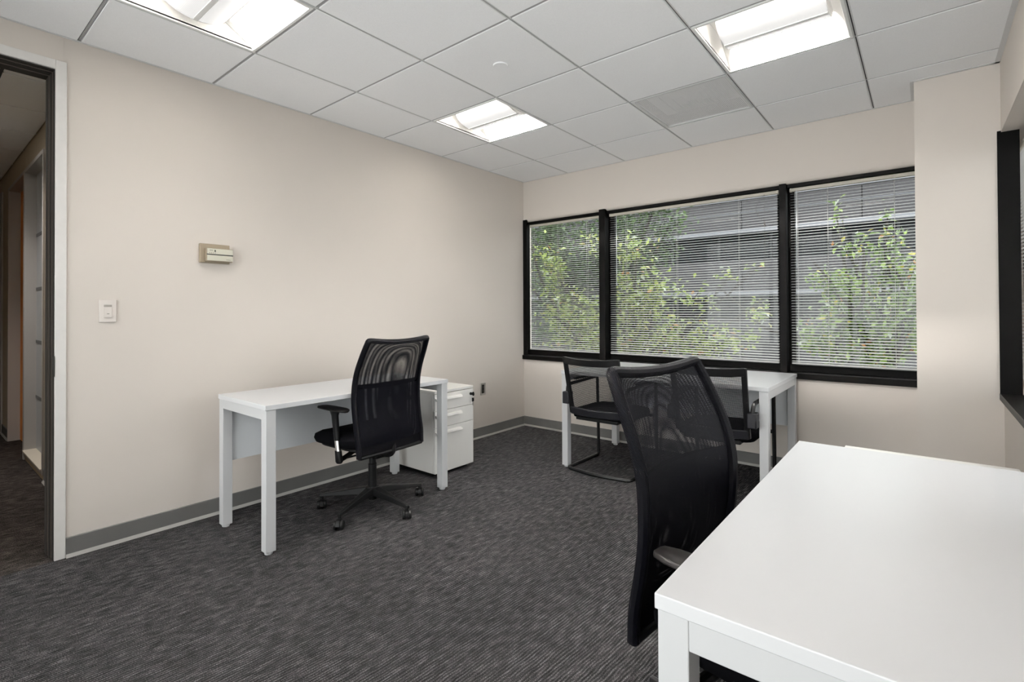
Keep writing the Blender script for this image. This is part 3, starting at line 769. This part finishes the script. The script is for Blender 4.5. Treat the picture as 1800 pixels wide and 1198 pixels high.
# ------------------------------------------------------------------ guest chairs
def guest_chair(label, loc):
    """local +y is forward (towards the window)"""
    t = thing('guest_chair', label, 'chair', loc, 0, 'black cantilever guest chairs')
    r = .0125; xw = .252
    for s in (-1, 1):       # arm loop, upright and floor runner are one bent tube
        pts = corner_path([(s*.236, -.262, .560), (s*.244, -.242, .640), (s*xw, .215, .655), (s*xw, .232, .0130), (s*xw, -.232, .0130), (s*.06, -.262, .0130), (0, -.264, .013)], .032)
        MB().tube(pts, r, 10).build('sled_frame', 'sledmetal', t)
        bx(s*.240-.026, s*.240+.026, -.285, -.215, .500, .590).build('arm_bracket', 'bracket', t, bevel=.006)
        pdm = MB(); pdm.loft([[(s*.258-hw, y, z), (s*.258+hw, y, z), (s*.258+hw*.8, y, z+.014), (s*.258-hw*.8, y, z+.014)] for y, hw, z in ((-.12, .016, .661), (-.06, .020, .663), (.10, .020, .667), (.17, .015, .667))])
        pdm.build('armrest', 'bracket', t, bevel=.004)
    # back frame: curved in plan, leaning back
    def bp_(s, z):
        lean = -.235-.095*((z-.44)/.42)
        return Vector((s*(.212+.006*((z-.44)/.42)), lean-.045*(1-s*s), z))
    def edge(z, n=14, w=1.0): return [bp_((-1+2*q/n)*w, z) for q in range(n+1)]
    def rail(z0, z1_, tk, name, m, curve=0.0):
        mb = MB(); rings = []
        for q in range(15):
            s = -1+2*q/14; a = bp_(s, z0-curve*(1-s*s)); b = bp_(s, z1_-curve*(1-s*s)); n_ = Vector((0, tk, 0))
            rings.append([a-n_, a+n_, b+n_, b-n_])
        mb.loft(rings); return mb.build(name, m, t, bevel=.004)
    rail(.806, .856, .012, 'back_top_rail', 'plastic', .010)
    rail(.425, .480, .016, 'back_bottom_rail', 'bracket', .0)
    for s in (-1, 1):
        rings = []
        for q in range(11):
            z = .43+.425*q/10; p = bp_(s, z); hw = .020 if q > 1 else .024
            rings.append([p+Vector((-hw, -.012, 0)), p+Vector((hw*.5, -.012, 0)), p+Vector((hw*.5, .012, 0)), p+Vector((-hw, .012, 0))] if s > 0 else
                         [p+Vector((-hw*.5, -.012, 0)), p+Vector((hw, -.012, 0)), p+Vector((hw, .012, 0)), p+Vector((-hw*.5, .012, 0))])
        MB().loft(rings).build('back_post', 'plastic', t, bevel=.004)
    mb = MB(); vs = []; n = 14; zz = [.475+.355*q/12 for q in range(13)]
    for z in zz: vs += edge(z, n, .95)
    mb._add(vs, [(i*(n+1)+q, i*(n+1)+q+1, (i+1)*(n+1)+q+1, (i+1)*(n+1)+q) for i in range(12) for q in range(n)])
    mb.build('back_net', 'netguest', t, uv=lambda i, co, f: (co.x, co.z))
    # seat
    def ring(w, d, rr_, z): return [(p[0], p[1]-.015, z) for p in rrect(w, d, rr_, 5)]
    MB().loft([ring(.36, .36, .07, .392), ring(.455, .445, .08, .402), ring(.475, .465, .09, .430), ring(.465, .455, .09, .452), ring(.38, .38, .08, .464)]).build('seat', 'fabric', t, angle=70)
    bx(-.245, .245, .19, .225, .385, .405).build('seat_rail', 'sledmetal', t, bevel=.004)
    bx(-.17, .17, -.25, .0, .388, .412).build('seat_bracket', 'plastic', t, bevel=.006)
    return t
g1 = guest_chair('black mesh guest chair with sled base at the left end of the window desk', (1.412, -.722, 0))
g2 = dup(g1, 'black guest chair at the right end of the window desk, behind the foreground chair', (2.226, -.735, 0), 0)

# ------------------------------------------------------------------ outside: ground, building, trees
GZ = -3.2
struct('wall_sky_block', MB().box(-14, W+.25, 0.0, 0.2, H+.02, 7.0).box(-14, -.15, 0.0, 0.2, GZ, H+.22).box(-.15, W+.25, 0.0, 0.2, GZ, -.05), 'stucco')  # unseen building mass, added and sized to hold sky light off the outdoors
struct('ground', bx(-40, 3.9, 0.2, 60, GZ-.1, GZ), 'asphalt')
struct('ground', bx(3.9, 40, -40, 60, GZ-.1, GZ), mat('pale_bounce_ground', (.52, .51, .49), .9, var=(2, .06)))  # unseen ground, kept pale to bounce daylight up to the ceiling
bl = thing('office_building', 'grey stucco building across from the far window, with dark window bands and pale ledges', 'building', (0, 12, GZ))
def B(x0, x1, y0, y1, z0, z1): return bx(x0, x1, y0, y1, z0-GZ, z1-GZ)
BX0, BX1 = -16.0, 14.0
B(BX0, BX1, 0.5, 9, GZ, 4.48).build('core', 'mullion', bl)
for z0, z1 in ((4.14, 4.51), (3.62, 4.125), (1.76, 2.69), (-1.0, .93), (GZ, -1.2)):
    x = BX0
    while x < BX1-.01:
        B(x+.008, x+2.992, 0.0, 0.5, z0, z1).build('facade_panel', 'stucco', bl, bevel=.01, seg=1); x += 3.0
for z0, z1, y in ((3.50, 3.615, -.10), (1.64, 1.755, -.10), (-1.2, -1.05, -.10), (4.51, 4.54, -.03)):
    B(BX0, BX1, y, 0.5, z0, z1).build('ledge', 'ledge', bl, bevel=.01)
B(BX0, BX1, -.02, .4, 4.1235, 4.1415).build('joint_strip', 'ledge', bl)
for z0, z1 in ((2.69, 3.50), (.93, 1.64)):
    B(BX0, BX1, .30, .34, z0, z1).build('window_band', 'darkglass', bl)
    x = BX0+.75
    while x < BX1:
        B(x-.03, x+.03, .24, .30, z0, z1).build('mullion', 'mullion', bl); x += 1.5
rl = MB().box(BX0, BX1, .10, .14, 4.80-GZ, 4.84-GZ).build('railing', 'mullion', bl)
x = BX0
while x < BX1:
    B(x-.025, x+.025, .09, .15, 4.48, 4.80).build('railing_post', 'mullion', bl); x += .95

def leaf(mb, p, size, r):
    d = Vector((r.gauss(0, 1), r.gauss(0, 1), r.gauss(0, .7)-.25)); d.normalize()
    n = Vector((r.gauss(0, .6), r.gauss(0, .6), 1)); s = d.cross(n)
    if s.length < 1e-3: return
    s.normalize(); n = s.cross(d); w = size*.27; fold = size*.10
    mb._add([p, p+d*size*.45+s*w+n*fold, p+d*size, p+d*size*.45-s*w+n*fold], [(0, 1, 2), (0, 2, 3)])
def tree(name, label, root, crowns, leafm, n_leaf, size, seed, trunk_r=.07, limbs=3):
    """root on the ground; crowns = ellipsoids (x,y,z,rx,rz) at real distance; twigs run to points inside them"""
    r = random.Random(seed); t = thing(name, label, 'tree', root)
    R = Vector(root)
    fol = MB(); wood = MB(); twigs = MB()
    tot = sum(c[3]*c[4] for c in crowns)
    cx = sum(c[0]*c[3]*c[4] for c in crowns)/tot; zmin = min(c[2]-c[4] for c in crowns)
    fork = Vector((cx-R.x, 0.1, zmin-R.z-.25))
    wood.tube([(0, 0, -.05), (fork.x*.3, .02, fork.z*.4), (fork.x*.8, .05, fork.z*.8), tuple(fork)], [trunk_r*1.3, trunk_r, trunk_r*.85, trunk_r*.7], 10)
    for c in crowns:
        C = Vector((c[0], c[1], c[2]))-R; dep = max(c[3], c[4])*.75
        mid = (fork+C)/2+Vector((r.uniform(-.12, .12), r.uniform(-.1, .1), -.12))
        lp = smooth([fork, mid, C], 5)
        wood.tube(lp, [trunk_r*.6*(1-.8*i/(len(lp)-1)) for i in range(len(lp))], 7)
        nl = int(n_leaf*c[3]*c[4]/tot); nt_ = max(3, nl//28); per = nl/nt_
        for q in range(nt_):
            while True:
                a = Vector((r.uniform(-1, 1), r.uniform(-1, 1), r.uniform(-1, 1)))
                if a.length < 1: break
            tip = C+Vector((a.x*c[3], a.y*dep, a.z*c[4])); st = lp[int(len(lp)*(.35+.6*r.random()))-1]
            m1 = (st+tip)/2+Vector((r.gauss(0, .07), r.gauss(0, .07), r.gauss(.02, .05)))
            tp = smooth([st, m1, tip], 3)
            twigs.tube(tp, [.0075*(1-.7*i/(len(tp)-1)) for i in range(len(tp))], 4)
            for k_ in range(int(per)):
                u = r.random()**.6; p = st*(1-u)**2+m1*2*u*(1-u)+tip*u*u
                p = p+Vector((r.gauss(0, .055), r.gauss(0, .055), r.gauss(0, .045)))*(size/.075)
                e_ = p-C
                if (e_.x/c[3])**2+(e_.z/c[4])**2 < 1.5: leaf(fol, p, size*r.uniform(.6, 1.2), r)
    wood.build('trunk', 'bark', t); twigs.build('twigs', 'bark', t, kind='stuff')
    me = fol.build('foliage', leafm, t, kind='stuff', angle=180)
    return t
def limb(t, name, pts, r0, r1):
    R = Vector(t.location); lp = smooth([Vector(p)-R for p in pts], 4)
    MB().tube(lp, [r0+(r1-r0)*i/(len(lp)-1) for i in range(len(lp))], 8).build(name, 'bark', t)
tree('dense_tree', 'dark green dense tree standing against the grey building, seen through the left panes', (-3.4, 8.2, GZ),
     [(-3.16, 8.0, 2.96, 2.0, .92), (-1.55, 8.0, 3.50, .62, .40), (-5.0, 8.0, 2.29, 1.4, 1.49), (-2.67, 8.0, 1.57, 1.35, .89), (-4.62, 8.0, .8, 1.7, .7), (-3.2, 8.1, 4.1, 1.5, .9), (-5.6, 8.2, 3.9, 1.3, 1.0), (-1.9, 8.1, 4.2, .75, .5)],
     'leafdark', 17000, .13, 3, .16)
t1 = tree('young_tree', 'yellow-green leafy tree close outside the left and middle panes', (-.4, 4.1, GZ),
     [(-2.03, 4.0, 1.26, .74, .6), (-2.56, 4.0, 2.2, .4, .5), (-.73, 4.0, 1.25, .5, .6), (-.85, 4.0, 1.95, .35, .3), (-.62, 4.0, 2.35, .35, .28), (-1.3, 4.0, 2.5, .35, .25), (-.3, 4.0, 1.6, .5, .45), (.46, 4.0, 1.5, .38, .20), (.98, 4.0, 1.8, .26, .12), (1.35, 4.0, 1.86, .16, .12),
      (.18, 4.0, .87, .75, .40), (1.34, 4.0, 1.31, .17, .40), (.89, 4.0, .72, .64, .30), (-1.65, 4.0, .62, 1.14, .37), (-.9, 4.0, .55, .8, .3)], 'leafbright', 6800, .105, 11, .06)
limb(t1, 'branch', [(.78, 4, 1.53), (1.06, 4, 1.27), (1.34, 4, .98), (1.62, 4, .83), (1.83, 4.05, .70), (1.2, 4.1, -.4), (-.1, 4.1, -1.6)], .012, .035)
limb(t1, 'branch', [(-2.98, 4, 2.72), (-2.87, 4, 2.36), (-2.75, 4, 2.0), (-2.56, 4, 1.6), (-1.9, 4.05, .6), (-.7, 4.1, -1.2)], .016, .04)
limb(t1, 'branch', [(-2.84, 3.9, 1.67), (-2.42, 3.9, 1.2), (-1.88, 3.95, .72), (-.9, 4.1, -.6)], .016, .035)
t2 = tree('bushy_tree', 'green leafy tree with bare dark branches outside the right-hand pane', (2.5, 3.7, GZ),
     [(2.55, 3.6, 1.36, .52, .51), (2.9, 3.6, 1.9, .25, .32), (2.24, 3.6, 1.68, .25, .2), (2.49, 3.6, 2.08, .27, .15), (2.37, 3.6, 2.45, .07, .24), (2.91, 3.6, 2.38, .10, .18), (3.01, 3.6, 1.22, .26, .56),
      (2.17, 3.6, .84, .38, .34), (2.72, 3.6, .79, .5, .29), (3.35, 3.6, 1.5, .3, .8)], 'leafmid', 5600, .092, 23, .06)
limb(t2, 'branch', [(2.67, 3.5, 1.93), (2.66, 3.5, 1.65), (2.65, 3.5, 1.27), (2.55, 3.5, 1.17), (2.39, 3.5, .96), (2.42, 3.6, -.3)], .013, .034)
limb(t2, 'branch', [(2.13, 3.5, 1.81), (2.32, 3.5, 1.54), (2.52, 3.5, 1.22), (2.60, 3.52, 1.16)], .012, .024)
limb(t2, 'branch', [(2.95, 3.5, 1.74), (3.06, 3.5, 1.42), (3.06, 3.5, 1.08), (3.02, 3.5, .73), (2.7, 3.6, -.5)], .013, .03)
